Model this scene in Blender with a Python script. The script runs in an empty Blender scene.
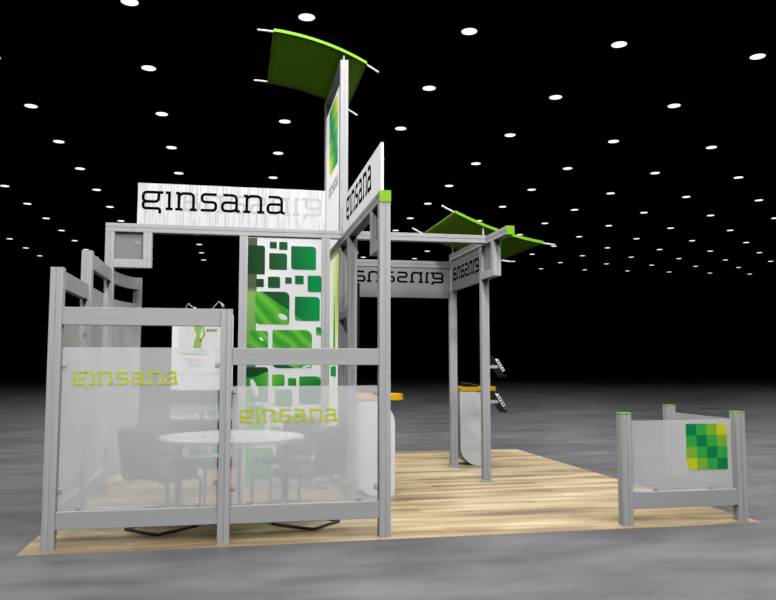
import bpy, math, random
from mathutils import Vector, Matrix
random.seed(7)
scene = bpy.context.scene
col = scene.collection
PI = math.pi

# ------------------------------------------------------------------ materials
def srgb(r, g, b):
    def f(c):
        c /= 255.0
        return c / 12.92 if c <= 0.04045 else ((c + 0.055) / 1.055) ** 2.4
    return (f(r), f(g), f(b), 1.0)

class NT:
    def __init__(self, name):
        self.m = bpy.data.materials.new(name); self.m.use_nodes = True
        self.t = self.m.node_tree; self.t.nodes.clear()
        self.out = self.n('ShaderNodeOutputMaterial')
    def n(self, typ, **kw):
        nd = self.t.nodes.new(typ)
        for k, v in kw.items():
            if k.startswith('i_'): nd.inputs[k[2:].replace('_', ' ')].default_value = v
            else: setattr(nd, k, v)
        return nd
    def l(self, a, b): self.t.links.new(a, b)

def plain(name, c, rough=0.5, metal=0.0, spec=0.4):
    a = NT(name); p = a.n('ShaderNodeBsdfPrincipled')
    p.inputs['Base Color'].default_value = c; p.inputs['Roughness'].default_value = rough
    p.inputs['Metallic'].default_value = metal; p.inputs['Specular IOR Level'].default_value = spec
    a.l(p.outputs[0], a.out.inputs[0]); return a.m

def streaky(name, c0, c1, scale, rough=0.45, metal=0.0, lo=0.35, hi=0.65, bump=0.0, spec=0.4, detail=3.0):
    a = NT(name); p = a.n('ShaderNodeBsdfPrincipled')
    tc = a.n('ShaderNodeTexCoord'); mp = a.n('ShaderNodeMapping'); mp.inputs['Scale'].default_value = scale
    nz = a.n('ShaderNodeTexNoise'); nz.inputs['Scale'].default_value = 1.0; nz.inputs['Detail'].default_value = detail
    rp = a.n('ShaderNodeValToRGB'); rp.color_ramp.elements[0].position = lo; rp.color_ramp.elements[1].position = hi
    rp.color_ramp.elements[0].color = c0; rp.color_ramp.elements[1].color = c1
    a.l(tc.outputs['Object'], mp.inputs['Vector']); a.l(mp.outputs[0], nz.inputs['Vector'])
    a.l(nz.outputs['Fac'], rp.inputs['Fac']); a.l(rp.outputs[0], p.inputs['Base Color'])
    p.inputs['Roughness'].default_value = rough; p.inputs['Metallic'].default_value = metal
    p.inputs['Specular IOR Level'].default_value = spec
    if bump:
        b = a.n('ShaderNodeBump'); b.inputs['Strength'].default_value = bump; b.inputs['Distance'].default_value = 0.01
        a.l(nz.outputs['Fac'], b.inputs['Height']); a.l(b.outputs[0], p.inputs['Normal'])
    a.l(p.outputs[0], a.out.inputs[0]); return a.m

def translucent(name, c, alpha, trans=0.35, streak=None):
    """A film-covered sheet: part of the light goes straight through, the rest scatters."""
    a = NT(name)
    d = a.n('ShaderNodeBsdfDiffuse'); t = a.n('ShaderNodeBsdfTranslucent')
    d.inputs[0].default_value = c; t.inputs[0].default_value = c
    if streak:
        tc = a.n('ShaderNodeTexCoord'); mp = a.n('ShaderNodeMapping'); mp.inputs['Scale'].default_value = streak
        nz = a.n('ShaderNodeTexNoise'); nz.inputs['Scale'].default_value = 1.0; nz.inputs['Detail'].default_value = 4.0
        rp = a.n('ShaderNodeValToRGB'); rp.color_ramp.elements[0].position = 0.34; rp.color_ramp.elements[1].position = 0.52
        k = 0.74
        rp.color_ramp.elements[0].color = (c[0]*k, c[1]*k, c[2]*k, 1); rp.color_ramp.elements[1].color = c
        a.l(tc.outputs['Object'], mp.inputs['Vector']); a.l(mp.outputs[0], nz.inputs['Vector']); a.l(nz.outputs['Fac'], rp.inputs['Fac'])
        a.l(rp.outputs[0], d.inputs[0]); a.l(rp.outputs[0], t.inputs[0])
    mx = a.n('ShaderNodeMixShader'); mx.inputs[0].default_value = trans
    a.l(d.outputs[0], mx.inputs[1]); a.l(t.outputs[0], mx.inputs[2])
    tr = a.n('ShaderNodeBsdfTransparent'); m2 = a.n('ShaderNodeMixShader'); m2.inputs[0].default_value = alpha
    a.l(tr.outputs[0], m2.inputs[1]); a.l(mx.outputs[0], m2.inputs[2]); a.l(m2.outputs[0], a.out.inputs[0])
    return a.m

def emit(name, c, s):
    a = NT(name); e = a.n('ShaderNodeEmission'); e.inputs[0].default_value = c; e.inputs[1].default_value = s
    a.l(e.outputs[0], a.out.inputs[0]); return a.m

ALU = streaky('brushed_aluminium', (0.46, 0.46, 0.46, 1), (0.56, 0.56, 0.56, 1), (40, 40, 0.6), rough=0.42, metal=0.0, lo=0.3, hi=0.7)
ALU_RAIL = streaky('rail_aluminium', (0.44, 0.44, 0.44, 1), (0.50, 0.50, 0.50, 1), (0.5, 0.5, 12), rough=0.45, lo=0.3, hi=0.7)
CLAMP = plain('clamp_steel', (0.48, 0.48, 0.48, 1), 0.4)
FROST = translucent('frosted_film', (0.97, 0.97, 0.98, 1), 0.395, 0.08)
SMOKE = translucent('smoky_pane', (0.62, 0.62, 0.63, 1), 0.42, 0.3)
BANNER = translucent('banner_fabric', (0.97, 0.97, 0.97, 1), 0.90, 0.12, streak=(60, 60, 3.0))
BANNER_PLAIN = translucent('banner_film', (0.95, 0.95, 0.95, 1), 0.90, 0.15)
SIGN_GREY = plain('grey_sign_board', (0.24, 0.24, 0.24, 1), 0.38, spec=0.5)
GREYB = plain('grey_beam_paint', (0.33, 0.33, 0.33, 1), 0.45)
BLACK_INK = plain('black_letters', (0.004, 0.004, 0.004, 1), 0.7, spec=0.0)
LIME_INK = plain('lime_letters', srgb(208, 218, 26), 0.6, spec=0.1)
LIME_CAP = plain('lime_cap', srgb(142, 200, 42), 0.5, spec=0.2)
LIME_LIT_EDGE = plain('lit_edge_lime', srgb(140, 205, 42), 0.5, spec=0.2)
CANOPY = translucent('green_canopy_fabric', srgb(118, 146, 54), 0.99, 0.36)
ROD = plain('steel_rod', (0.75, 0.75, 0.75, 1), 0.35)
WHITE = plain('white_laminate', (0.93, 0.93, 0.93, 1), 0.35)
GREYP = plain('side_shade_and_leaflet_grey', (0.26, 0.26, 0.26, 1), 0.4)
YELLOW = plain('yellow_worktop', srgb(255, 190, 20), 0.35)
DARK = plain('dark_plastic', (0.015, 0.015, 0.016, 1), 0.6, spec=0.08)
CHROME = plain('chrome_wire', (0.8, 0.8, 0.8, 1), 0.25, 0.6)
FABRIC = streaky('charcoal_upholstery', (0.09, 0.09, 0.095, 1), (0.125, 0.125, 0.13, 1), (90, 90, 90), rough=0.9, spec=0.1)
TUBE = plain('black_tube', (0.07, 0.07, 0.075, 1), 0.2, 0.6, 0.8)
TABLE = plain('white_tabletop', (0.82, 0.82, 0.82, 1), 0.3)
LEGM = plain('grey_table_leg', (0.16, 0.16, 0.165, 1), 0.4)
SHELF = plain('charcoal_shelf', (0.05, 0.05, 0.055, 1), 0.4)
DK = plain('print_dark_green', srgb(0, 142, 78), 0.5)
GR = plain('print_green', srgb(58, 188, 74), 0.5)
OL = plain('print_olive', srgb(145, 198, 60), 0.5)
YE = plain('print_yellow', srgb(228, 230, 36), 0.5)
YE2 = plain('print_bright_yellow', srgb(225, 225, 25), 0.5)
GR2 = plain('print_bright_green', srgb(40, 190, 70), 0.5)
DK2 = plain('print_deep_green', srgb(10, 140, 70), 0.5)
def lit(name, c, e):
    a = NT(name); p = a.n('ShaderNodeBsdfPrincipled'); p.inputs['Base Color'].default_value = c; p.inputs['Emission Color'].default_value = c
    p.inputs['Emission Strength'].default_value = e; a.l(p.outputs[0], a.out.inputs[0]); return a.m
LDK, LGR, LOL, LYE = lit('backlit_deep_green', srgb(5, 135, 70), 0.5), lit('backlit_green', srgb(35, 185, 70), 0.5), lit('backlit_lime', srgb(150, 205, 50), 0.5), lit('backlit_yellow', srgb(232, 230, 20), 0.5)
GREYINK = plain('grey_print', (0.2, 0.2, 0.2, 1), 0.6)
GHOST = plain('ghost_grey', (0.62, 0.62, 0.62, 1), 0.8, spec=0.1)
PALEGREEN = plain('print_pale_green', srgb(150, 205, 160), 0.6)
SPARK = plain('print_dew_white', srgb(215, 232, 235), 0.5)
CEIL_DARK = plain('black_ceiling', (0.0, 0.0, 0.0, 1), 1.0, spec=0.0)
LAMP_ON = emit('lamp_glow', (1, 1, 1, 1), 1.25)
LAMP_BODY = plain('lamp_housing', (0.004, 0.004, 0.004, 1), 0.9, spec=0.0)
SCREEN = plain('dark_screen', (0.006, 0.006, 0.007, 1), 0.15)

BANNER_GLOW = NT('added_glow_banner')
_p = BANNER_GLOW.n('ShaderNodeBsdfPrincipled'); _p.inputs['Base Color'].default_value = (0.85, 0.85, 0.85, 1); _p.inputs['Roughness'].default_value = 0.6
_p.inputs['Emission Color'].default_value = (1, 1, 1, 1); _p.inputs['Emission Strength'].default_value = 0.33  # glow added to brighten the side banner, no lamp behind it
BANNER_GLOW.l(_p.outputs[0], BANNER_GLOW.out.inputs[0]); BANNER_GLOW = BANNER_GLOW.m

def leaf_print():
    """Printed macro photo of a dewy leaf: dark ground above a slanting leaf edge, light green below."""
    a = NT('leaf_print'); p = a.n('ShaderNodeBsdfPrincipled'); p.inputs['Specular IOR Level'].default_value = 0.08; p.inputs['Roughness'].default_value = 0.5
    tc = a.n('ShaderNodeTexCoord'); sx = a.n('ShaderNodeSeparateXYZ'); a.l(tc.outputs['Object'], sx.inputs[0])
    nz = a.n('ShaderNodeTexNoise'); nz.inputs['Scale'].default_value = 1.6; nz.inputs['Detail'].default_value = 1.0
    a.l(tc.outputs['Object'], nz.inputs['Vector'])
    def math_(op, x, y):
        m = a.n('ShaderNodeMath', operation=op)
        for i, v in enumerate((x, y)):
            if isinstance(v, (int, float)): m.inputs[i].default_value = v
            else: a.l(v, m.inputs[i])
        return m.outputs[0]
    X = sx.outputs['X']; Z = sx.outputs['Z']
    def ramp(src, stops):
        r = a.n('ShaderNodeValToRGB'); e = r.color_ramp.elements
        e[0].position, e[0].color = stops[0]; e[1].position, e[1].color = stops[-1]
        for s in stops[1:-1]:
            k = e.new(s[0]); k.color = s[1]
        a.l(src, r.inputs[0]); return r.outputs[0]
    # dark ground: deep olive green at left turning emerald at right
    dark = ramp(math_('ADD', X, 0.0), [(0.0, srgb(22, 52, 26)), (0.42, srgb(34, 84, 44)), (0.62, srgb(20, 110, 58)), (0.85, srgb(8, 145, 72)), (1.0, srgb(5, 135, 66))])
    # leaf body
    vein = a.n('ShaderNodeTexWave', bands_direction='DIAGONAL'); vein.inputs['Scale'].default_value = 3.0
    vein.inputs['Distortion'].default_value = 3.0; vein.inputs['Detail'].default_value = 1.0
    a.l(tc.outputs['Object'], vein.inputs['Vector'])
    leaf = ramp(vein.outputs['Fac'], [(0.0, srgb(58, 158, 44)), (0.6, srgb(82, 176, 56)), (1.0, srgb(110, 190, 62))])
    leaf2 = ramp(nz.outputs['Fac'], [(0.35, srgb(10, 110, 52)), (0.5, srgb(48, 160, 50)), (0.65, srgb(120, 195, 70))])
    # upper leaf: below z = 2.29 - 0.95 x and above 1.35 ; lower pieces mixed
    up = math_('SUBTRACT', math_('SUBTRACT', 2.37, math_('MULTIPLY', X, 0.70)), Z)
    f_up = math_('MULTIPLY', math_('GREATER_THAN', up, 0.0), math_('GREATER_THAN', math_('SUBTRACT', Z, math_('SUBTRACT', 1.62, math_('MULTIPLY', X, 0.45))), 0.0))
    f_low = math_('LESS_THAN', Z, math_('ADD', 0.98, math_('MULTIPLY', nz.outputs['Fac'], 0.55)))
    m1 = a.n('ShaderNodeMix', data_type='RGBA'); a.l(f_up, m1.inputs[0]); a.l(dark, m1.inputs[6]); a.l(leaf, m1.inputs[7])
    m2 = a.n('ShaderNodeMix', data_type='RGBA'); a.l(f_low, m2.inputs[0]); a.l(m1.outputs[2], m2.inputs[6]); a.l(leaf2, m2.inputs[7])
    a.l(m2.outputs[2], p.inputs['Base Color']); a.l(p.outputs[0], a.out.inputs[0]); return a.m
LEAF = leaf_print()

def strip_print():
    """Grey green band printed down the left side of the leaf graphic, over the same leaf edge."""
    a = NT('strip_print'); p = a.n('ShaderNodeBsdfPrincipled'); p.inputs['Specular IOR Level'].default_value = 0.08; p.inputs['Roughness'].default_value = 0.5
    tc = a.n('ShaderNodeTexCoord'); sx = a.n('ShaderNodeSeparateXYZ'); a.l(tc.outputs['Object'], sx.inputs[0])
    r = a.n('ShaderNodeValToRGB'); e = r.color_ramp.elements
    mr = a.n('ShaderNodeMapRange'); mr.inputs[1].default_value = 0.0; mr.inputs[2].default_value = 2.82
    a.l(sx.outputs['Z'], mr.inputs[0]); a.l(mr.outputs[0], r.inputs[0])
    e[0].position, e[0].color = 0.0, srgb(170, 200, 170)
    e[1].position, e[1].color = 1.0, srgb(84, 96, 72)
    for pos, c in ((0.40, srgb(150, 190, 140)), (0.53, srgb(34, 60, 34)), (0.57, srgb(110, 165, 78)), (0.77, srgb(140, 180, 100)), (0.795, srgb(82, 92, 70))):
        k = e.new(pos); k.color = c
    a.l(r.outputs[0], p.inputs['Base Color']); a.l(p.outputs[0], a.out.inputs[0]); return a.m
STRIP = strip_print()

def lightbox_print():
    a = NT('lightbox_print'); tc = a.n('ShaderNodeTexCoord'); mp = a.n('ShaderNodeMapping')
    mp.inputs['Scale'].default_value = (1, 2.2, 0.7)
    nz = a.n('ShaderNodeTexNoise'); nz.inputs['Scale'].default_value = 1.0; nz.inputs['Detail'].default_value = 1.5
    r = a.n('ShaderNodeValToRGB'); e = r.color_ramp.elements
    e[0].position, e[0].color = 0.26, srgb(150, 215, 90); e[1].position, e[1].color = 0.52, srgb(250, 252, 235)
    k = e.new(0.40); k.color = srgb(228, 238, 150)
    a.l(tc.outputs['Object'], mp.inputs[0]); a.l(mp.outputs[0], nz.inputs['Vector']); a.l(nz.outputs['Fac'], r.inputs[0])
    p = a.n('ShaderNodeBsdfPrincipled'); p.inputs['Roughness'].default_value = 0.5
    a.l(r.outputs[0], p.inputs['Base Color']); a.l(r.outputs[0], p.inputs['Emission Color']); p.inputs['Emission Strength'].default_value = 0.6
    a.l(p.outputs[0], a.out.inputs[0]); return a.m
LIGHTBOX = lightbox_print()
LB_GREEN = NT('lightbox_green')
_p = LB_GREEN.n('ShaderNodeBsdfPrincipled'); _p.inputs['Base Color'].default_value = srgb(20, 160, 80)
_p.inputs['Emission Color'].default_value = srgb(20, 160, 80); _p.inputs['Emission Strength'].default_value = 0.5
LB_GREEN.l(_p.outputs[0], LB_GREEN.out.inputs[0]); LB_GREEN = LB_GREEN.m
TOWER_WHITE = NT('tower_lightbox_white')
_p = TOWER_WHITE.n('ShaderNodeBsdfPrincipled'); _p.inputs['Base Color'].default_value = (0.9, 0.9, 0.9, 1)
_p.inputs['Emission Color'].default_value = (1, 1, 1, 1); _p.inputs['Emission Strength'].default_value = 0.55
TOWER_WHITE.l(_p.outputs[0], TOWER_WHITE.out.inputs[0]); TOWER_WHITE = TOWER_WHITE.m

def poster_print():
    a = NT('poster_print'); p = a.n('ShaderNodeBsdfPrincipled'); p.inputs['Roughness'].default_value = 0.5
    tc = a.n('ShaderNodeTexCoord'); sx = a.n('ShaderNodeSeparateXYZ'); a.l(tc.outputs['Object'], sx.inputs[0])
    mr = a.n('ShaderNodeMapRange'); mr.inputs[1].default_value = -0.62; mr.inputs[2].default_value = -0.1
    a.l(sx.outputs['X'], mr.inputs[0])
    r = a.n('ShaderNodeValToRGB'); e = r.color_ramp.elements
    e[0].position, e[0].color = 0.0, srgb(165, 185, 95); e[1].position, e[1].color = 0.75, srgb(225, 225, 220)
    k = e.new(0.3); k.color = srgb(205, 212, 180)
    a.l(mr.outputs[0], r.inputs[0]); a.l(r.outputs[0], p.inputs['Base Color']); a.l(p.outputs[0], a.out.inputs[0]); return a.m
POSTER = poster_print()

def wood():
    a = NT('maple_planks'); p = a.n('ShaderNodeBsdfPrincipled')
    tc = a.n('ShaderNodeTexCoord')
    def noise(scale, detail=3.0):
        mp = a.n('ShaderNodeMapping'); mp.inputs['Scale'].default_value = scale
        nz = a.n('ShaderNodeTexNoise'); nz.inputs['Scale'].default_value = 1.0; nz.inputs['Detail'].default_value = detail
        a.l(tc.outputs['Object'], mp.inputs[0]); a.l(mp.outputs[0], nz.inputs['Vector']); return nz.outputs['Fac']
    br = a.n('ShaderNodeTexBrick'); br.offset = 0.37; br.inputs['Scale'].default_value = 1.0
    br.inputs['Color1'].default_value = (0, 0, 0, 1); br.inputs['Color2'].default_value = (1, 1, 1, 1); br.inputs['Mortar'].default_value = (0.45, 0.45, 0.45, 1)
    br.inputs['Mortar Size'].default_value = 0.002; br.inputs['Brick Width'].default_value = 1.25; br.inputs['Row Height'].default_value = 0.13
    a.l(tc.outputs['Object'], br.inputs['Vector'])
    n1 = noise((0.55, 4.2, 1), 3.0); n2 = noise((1.4, 30, 1), 2.0)
    m = a.n('ShaderNodeMath', operation='MULTIPLY'); a.l(br.outputs['Color'], m.inputs[0]); m.inputs[1].default_value = 0.17
    s = a.n('ShaderNodeMath', operation='ADD'); a.l(n1, s.inputs[0]); a.l(m.outputs[0], s.inputs[1])
    m3 = a.n('ShaderNodeMath', operation='MULTIPLY'); a.l(n2, m3.inputs[0]); m3.inputs[1].default_value = 0.16
    s2 = a.n('ShaderNodeMath', operation='ADD'); a.l(s.outputs[0], s2.inputs[0]); a.l(m3.outputs[0], s2.inputs[1])
    r = a.n('ShaderNodeValToRGB'); e = r.color_ramp.elements
    e[0].position, e[0].color = 0.47, srgb(138, 117, 90); e[1].position, e[1].color = 0.92, srgb(238, 222, 184)
    for pos, c in ((0.59, srgb(178, 154, 114)), (0.72, srgb(208, 186, 146))):
        k = e.new(pos); k.color = c
    a.l(s2.outputs[0], r.inputs[0]); a.l(r.outputs[0], p.inputs['Base Color'])
    p.inputs['Roughness'].default_value = 0.38; p.inputs['Specular IOR Level'].default_value = 0.3
    a.l(p.outputs[0], a.out.inputs[0]); return a.m
WOOD = wood()

def concrete():
    a = NT('polished_concrete'); p = a.n('ShaderNodeBsdfPrincipled')
    tc = a.n('ShaderNodeTexCoord')
    def noise(scale, detail):
        mp = a.n('ShaderNodeMapping'); mp.inputs['Scale'].default_value = scale
        nz = a.n('ShaderNodeTexNoise'); nz.inputs['Scale'].default_value = 1.0; nz.inputs['Detail'].default_value = detail
        a.l(tc.outputs['Object'], mp.inputs[0]); a.l(mp.outputs[0], nz.inputs['Vector']); return nz.outputs['Fac']
    n1 = noise((0.35, 0.6, 1), 5.0); n2 = noise((1.1, 2.4, 1), 4.0)
    m = a.n('ShaderNodeMath', operation='ADD'); a.l(n1, m.inputs[0]); a.l(n2, m.inputs[1])
    r = a.n('ShaderNodeValToRGB'); e = r.color_ramp.elements
    e[0].position, e[0].color = 0.36, srgb(86, 85, 87); e[1].position, e[1].color = 0.64, srgb(130, 128, 131)
    mm = a.n('ShaderNodeMath', operation='MULTIPLY'); a.l(m.outputs[0], mm.inputs[0]); mm.inputs[1].default_value = 0.5
    a.l(mm.outputs[0], r.inputs[0]); a.l(r.outputs[0], p.inputs['Base Color'])
    p.inputs['Roughness'].default_value = 0.42; p.inputs['Specular IOR Level'].default_value = 0.22
    a.l(p.outputs[0], a.out.inputs[0]); return a.m
CONCRETE = concrete()

# ------------------------------------------------------------------ mesh building
class MB:
    def __init__(self): self.v = []; self.f = []; self.mi = []; self.sm = []
    def add(self, vs, fs, mat=0, smooth=False):
        b = len(self.v); self.v += [tuple(x) for x in vs]
        for f in fs:
            self.f.append([b + i for i in f]); self.mi.append(mat); self.sm.append(smooth)
        return self
    def box(self, x0, y0, z0, x1, y1, z1, mat=0):
        vs = [(x0,y0,z0),(x1,y0,z0),(x1,y1,z0),(x0,y1,z0),(x0,y0,z1),(x1,y0,z1),(x1,y1,z1),(x0,y1,z1)]
        return self.add(vs, [(0,3,2,1),(4,5,6,7),(0,1,5,4),(1,2,6,5),(2,3,7,6),(3,0,4,7)], mat)
    def prism(self, poly, o, u, w, n, d, mat=0, smooth=False):
        """poly: 2-D counter-clockwise outline in axes u, w from o; extruded by d along n (= u x w)."""
        o, u, w, n = Vector(o), Vector(u), Vector(w), Vector(n); k = len(poly)
        vs = [o + u*a + w*b for a, b in poly] + [o + u*a + w*b + n*d for a, b in poly]
        self.add(vs, [tuple(range(k))[::-1], tuple(range(k, 2*k))], mat)
        self.add(vs, [(i, (i+1) % k, k + (i+1) % k, k + i) for i in range(k)], mat, smooth)
        return self
    def profile(self, axis, c0, c1, p, q, s=0.093, s2=None, mat=0):
        """grooved extrusion of section s x s2; axis 'x','y','z' from c0 to c1, lower corner (p, q) of the section."""
        s2 = s2 or s; g = 0.004; d = 0.005; ch = 0.003
        def side(L): return [(ch, 0), (L/2-g, 0), (L/2-g+0.001, d), (L/2+g-0.001, d), (L/2+g, 0), (L-ch, 0)]
        poly = [(a, b) for a, b in side(s)] + [(s - b, a) for a, b in side(s2)] + [(s - a, s2 - b) for a, b in side(s)] + [(b, s2 - a) for a, b in side(s2)]
        if axis == 'z': return self.prism(poly, (p, q, c0), (1,0,0), (0,1,0), (0,0,1), c1-c0, mat)
        if axis == 'y': return self.prism(poly, (p + s, c0, q), (-1,0,0), (0,0,1), (0,1,0), c1-c0, mat)
        return self.prism(poly, (c0, p, q), (0,1,0), (0,0,1), (1,0,0), c1-c0, mat)
    def tube(self, pts, r, seg=10, closed=False, mat=0, caps=True):
        pts = [Vector(p) for p in pts]; n = len(pts); rings = []
        tang = []
        for i in range(n):
            a = pts[(i-1) % n] if (closed or i > 0) else pts[i]
            b = pts[(i+1) % n] if (closed or i < n-1) else pts[i]
            tang.append((b - a).normalized())
        t0 = tang[0]; ref = Vector((0,0,1)) if abs(t0.z) < 0.9 else Vector((1,0,0))
        nrm = (ref - t0 * ref.dot(t0)).normalized()
        vs = []
        for i in range(n):
            t = tang[i]; nrm = (nrm - t * nrm.dot(t)).normalized(); bi = t.cross(nrm)
            for k in range(seg):
                a = 2*PI*k/seg; vs.append(pts[i] + nrm*(r*math.cos(a)) + bi*(r*math.sin(a)))
        fs = []
        m = n if closed else n-1
        for i in range(m):
            j = (i+1) % n
            for k in range(seg):
                fs.append((i*seg+k, i*seg+(k+1) % seg, j*seg+(k+1) % seg, j*seg+k))
        self.add(vs, fs, mat, True)
        if caps and not closed:
            self.add(vs[:seg], [tuple(range(seg))[::-1]], mat); self.add(vs[-seg:], [tuple(range(seg))], mat)
        return self
    def build(self, name, mats, parent=None, org=(0,0,0), bevel=0):
        me = bpy.data.meshes.new(name)
        o = Vector(org)
        me.from_pydata([Vector(v) - o for v in self.v], [], self.f)
        for m in (mats if isinstance(mats, (list, tuple)) else [mats]): me.materials.append(m)
        for p, mi, s in zip(me.polygons, self.mi, self.sm): p.material_index = mi; p.use_smooth = s
        me.update()
        ob = bpy.data.objects.new(name, me); col.objects.link(ob)
        if parent is not None: ob.parent = parent
        else: ob.location = o
        if bevel:
            b = ob.modifiers.new('bevel', 'BEVEL'); b.width = bevel; b.segments = 3; b.limit_method = 'ANGLE'; b.angle_limit = 0.6
        return ob

def tag(o, label, cat, group=None):
    o['label'] = label; o['category'] = cat
    if group: o['group'] = group
    return o
class Thing:
    """an Empty at the thing's base that parents its parts"""
    def __init__(self, name, label, cat, loc, group=None):
        self.loc = loc
        self.o = bpy.data.objects.new(name, None); col.objects.link(self.o); self.o.location = loc
        self.o.empty_display_size = 0.1; tag(self.o, label, cat, group)
    def part(self, name, mb, mats, parent=None, label=None, bevel=0):
        ob = mb.build(name, mats, parent or self.o, self.loc, bevel)
        if label: ob['label'] = label
        return ob
def structure(o): o['kind'] = 'structure'; return o

# rounded polyline helper
def rpath(pts, rad, k=6):
    """pts: list of tuples (2-D or 3-D); rad: radius or list; returns polyline with rounded inner corners"""
    P = [Vector(p) for p in pts]; out = [P[0]]
    for i in range(1, len(P)-1):
        r = rad[i] if isinstance(rad, (list, tuple)) else rad
        a = (P[i-1]-P[i]); b = (P[i+1]-P[i])
        if r <= 0: out.append(P[i]); continue
        ang = a.angle(b)
        t = min(r / max(math.tan(ang/2), 1e-4), a.length*0.499 if i > 1 else a.length*0.98, b.length*0.499 if i < len(P)-2 else b.length*0.98)
        p0 = P[i] + a.normalized()*t; p1 = P[i] + b.normalized()*t
        for j in range(k+1):
            s = j/k; out.append(p0*(1-s)**2 + P[i]*(2*s*(1-s)) + p1*s*s)
    out.append(P[-1]); return out

# ---- the slab-serif word mark, drawn as strokes (unit = x-height)
ST = 0.15
def glyphs():
    r = 0.2
    g = [rpath([(1.10,.937),(.065,.937),(.065,.43),(.86,.43),(.86,.92)], [0,.22,.2,.22,0]),
         rpath([(.30,.43),(.065,.40),(.065,.065),(.93,.065),(.93,-.20)], [0,.16,.2,.13,0])]
    i = [[(.19,0),(.19,.937)], [(0,.937),(.25,.937)], [(0,.0625),(.37,.0625)]]
    n = [[(.19,0),(.19,.937)], [(.03,.937),(.25,.937)], rpath([(.19,.80),(.38,.937),(.95,.937),(.95,0)], [0,.12,.25,0]),
         [(0,.0625),(.39,.0625)], [(.75,.0625),(1.13,.0625)]]
    s = [rpath([(.83,.937),(.065,.937),(.065,.51),(.80,.51),(.80,.065),(0,.065)], [0,.2,.2,.2,.2,0])]
    a = [rpath([(.10,.937),(.82,.937),(.82,.065),(1.0,.065)], [0,.26,.05,0]),
         rpath([(.82,.53),(.065,.53),(.065,.065),(.60,.065),(.82,.17)], [0,.22,.2,.14,0])]
    seq = [(g,0.0),(i,1.22),(n,1.72),(s,3.05),(a,4.13),(n,5.31),(a,6.57)]
    out = []
    for gl, x in seq:
        for st in gl: out.append([Vector((p[0]+x, p[1])) for p in st])
    return out
GLY = glyphs(); WORDW = 7.57
def ribbon(mb, pts, w, o, u, v, n, d, mat=0):
    o, u, v, n = Vector(o), Vector(u), Vector(v), Vector(n)
    P = [Vector((p[0], p[1])) for p in pts]
    Q = [P[0]]
    for p in P[1:]:
        if (p - Q[-1]).length > 1e-5: Q.append(p)
    P = Q; k = len(P); L = []; R = []
    for i in range(k):
        a = (P[i]-P[i-1]).normalized() if i > 0 else (P[1]-P[0]).normalized()
        b = (P[i+1]-P[i]).normalized() if i < k-1 else a
        t = (a+b).normalized(); m = Vector((-t.y, t.x)); c = max(0.4, m.dot(Vector((-a.y, a.x))))
        L.append(P[i] + m*(w/2/c)); R.append(P[i] - m*(w/2/c))
    vs = []
    for q in L: vs.append(o + u*q.x + v*q.y)
    for q in R: vs.append(o + u*q.x + v*q.y)
    for q in L: vs.append(o + u*q.x + v*q.y + n*d)
    for q in R: vs.append(o + u*q.x + v*q.y + n*d)
    fs = []
    for i in range(k-1):
        fs.append((2*k+i, 3*k+i, 3*k+i+1, 2*k+i+1)); fs.append((i, i+1, k+i+1, k+i))
        fs.append((i, 2*k+i, 2*k+i+1, i+1)); fs.append((k+i, k+i+1, 3*k+i+1, 3*k+i))
    fs.append((0, k, 3*k, 2*k)); fs.append((k-1, 3*k-1, 4*k-1, 2*k-1))
    mb.add(vs, fs, mat)
def word(o, u, width, n, up=(0,0,1), d=0.0012, hscale=None, sw=ST):
    """the word starting at o (baseline), running along u over `width`; letters raised d along n"""
    mb = MB(); s = width / WORDW; sv = hscale or s
    u = Vector(u)*s; v = Vector(up)*sv
    for k, st in enumerate(GLY): ribbon(mb, st, sw, o, u, v, n, d + 0.00015*(k % 4))
    return mb

def leafrect(x0, z0, x1, z1, tl=0, tr=0, br=0, bl=0, k=8):
    """outline (counter-clockwise) with separately rounded corners"""
    pts = []
    for cx, cz, r, a0 in ((x0, z0, bl, PI), (x1, z0, br, 1.5*PI), (x1, z1, tr, 0), (x0, z1, tl, 0.5*PI)):
        if r <= 0: pts.append((cx, cz)); continue
        ox = cx + r if cx == x0 else cx - r; oz = cz + r if cz == z0 else cz - r
        for j in range(k+1):
            a = a0 + (PI/2)*j/k; pts.append((ox + r*math.cos(a), oz + r*math.sin(a)))
    return pts
def tiles(mb, o, u, v, n, size, d, mats, r=0.16):
    """the 4 x 4 square emblem with two rounded corners; mats is a 4 x 4 table of slots, top row first"""
    sizes = size if isinstance(size, tuple) else (size, size)
    qx, qz = sizes[0]/4, sizes[1]/4
    for row in range(4):
        for c in range(4):
            z0 = (3-row)*qz
            tr = r*min(sizes) if (row == 0 and c == 3) else 0; bl = r*min(sizes) if (row == 3 and c == 0) else 0
            mb.prism(leafrect(c*qx, z0, (c+1)*qx, z0+qz, tr=tr, bl=bl), o, u, v, n, d, mats[row][c])
EMB = [[0,1,2,3],[1,0,1,2],[2,1,0,1],[3,2,1,0]]

S = 0.093
Y0, X0, X1, Y1 = 6.145, -1.523, 4.572, 12.18

# ------------------------------------------------------------------ setting
fl = MB(); fl.add([(-90,-12,0),(90,-12,0),(90,110,0),(-90,110,0)], [(0,1,2,3)])
structure(fl.build('floor', CONCRETE))
CZ = 8.37
ce = MB(); ce.box(-90,-12,CZ+0.06,90,110,CZ+0.16)
structure(ce.build('ceiling', CEIL_DARK))
wf = MB(); wf.box(X0, Y0, 0.0, X1, Y1, 0.003)
tag(wf.build('wood_flooring', WOOD, None, (X0, Y0, 0)), 'pale maple plank flooring laid in a square under the whole exhibit', 'flooring')
FZ = 0.003

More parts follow.
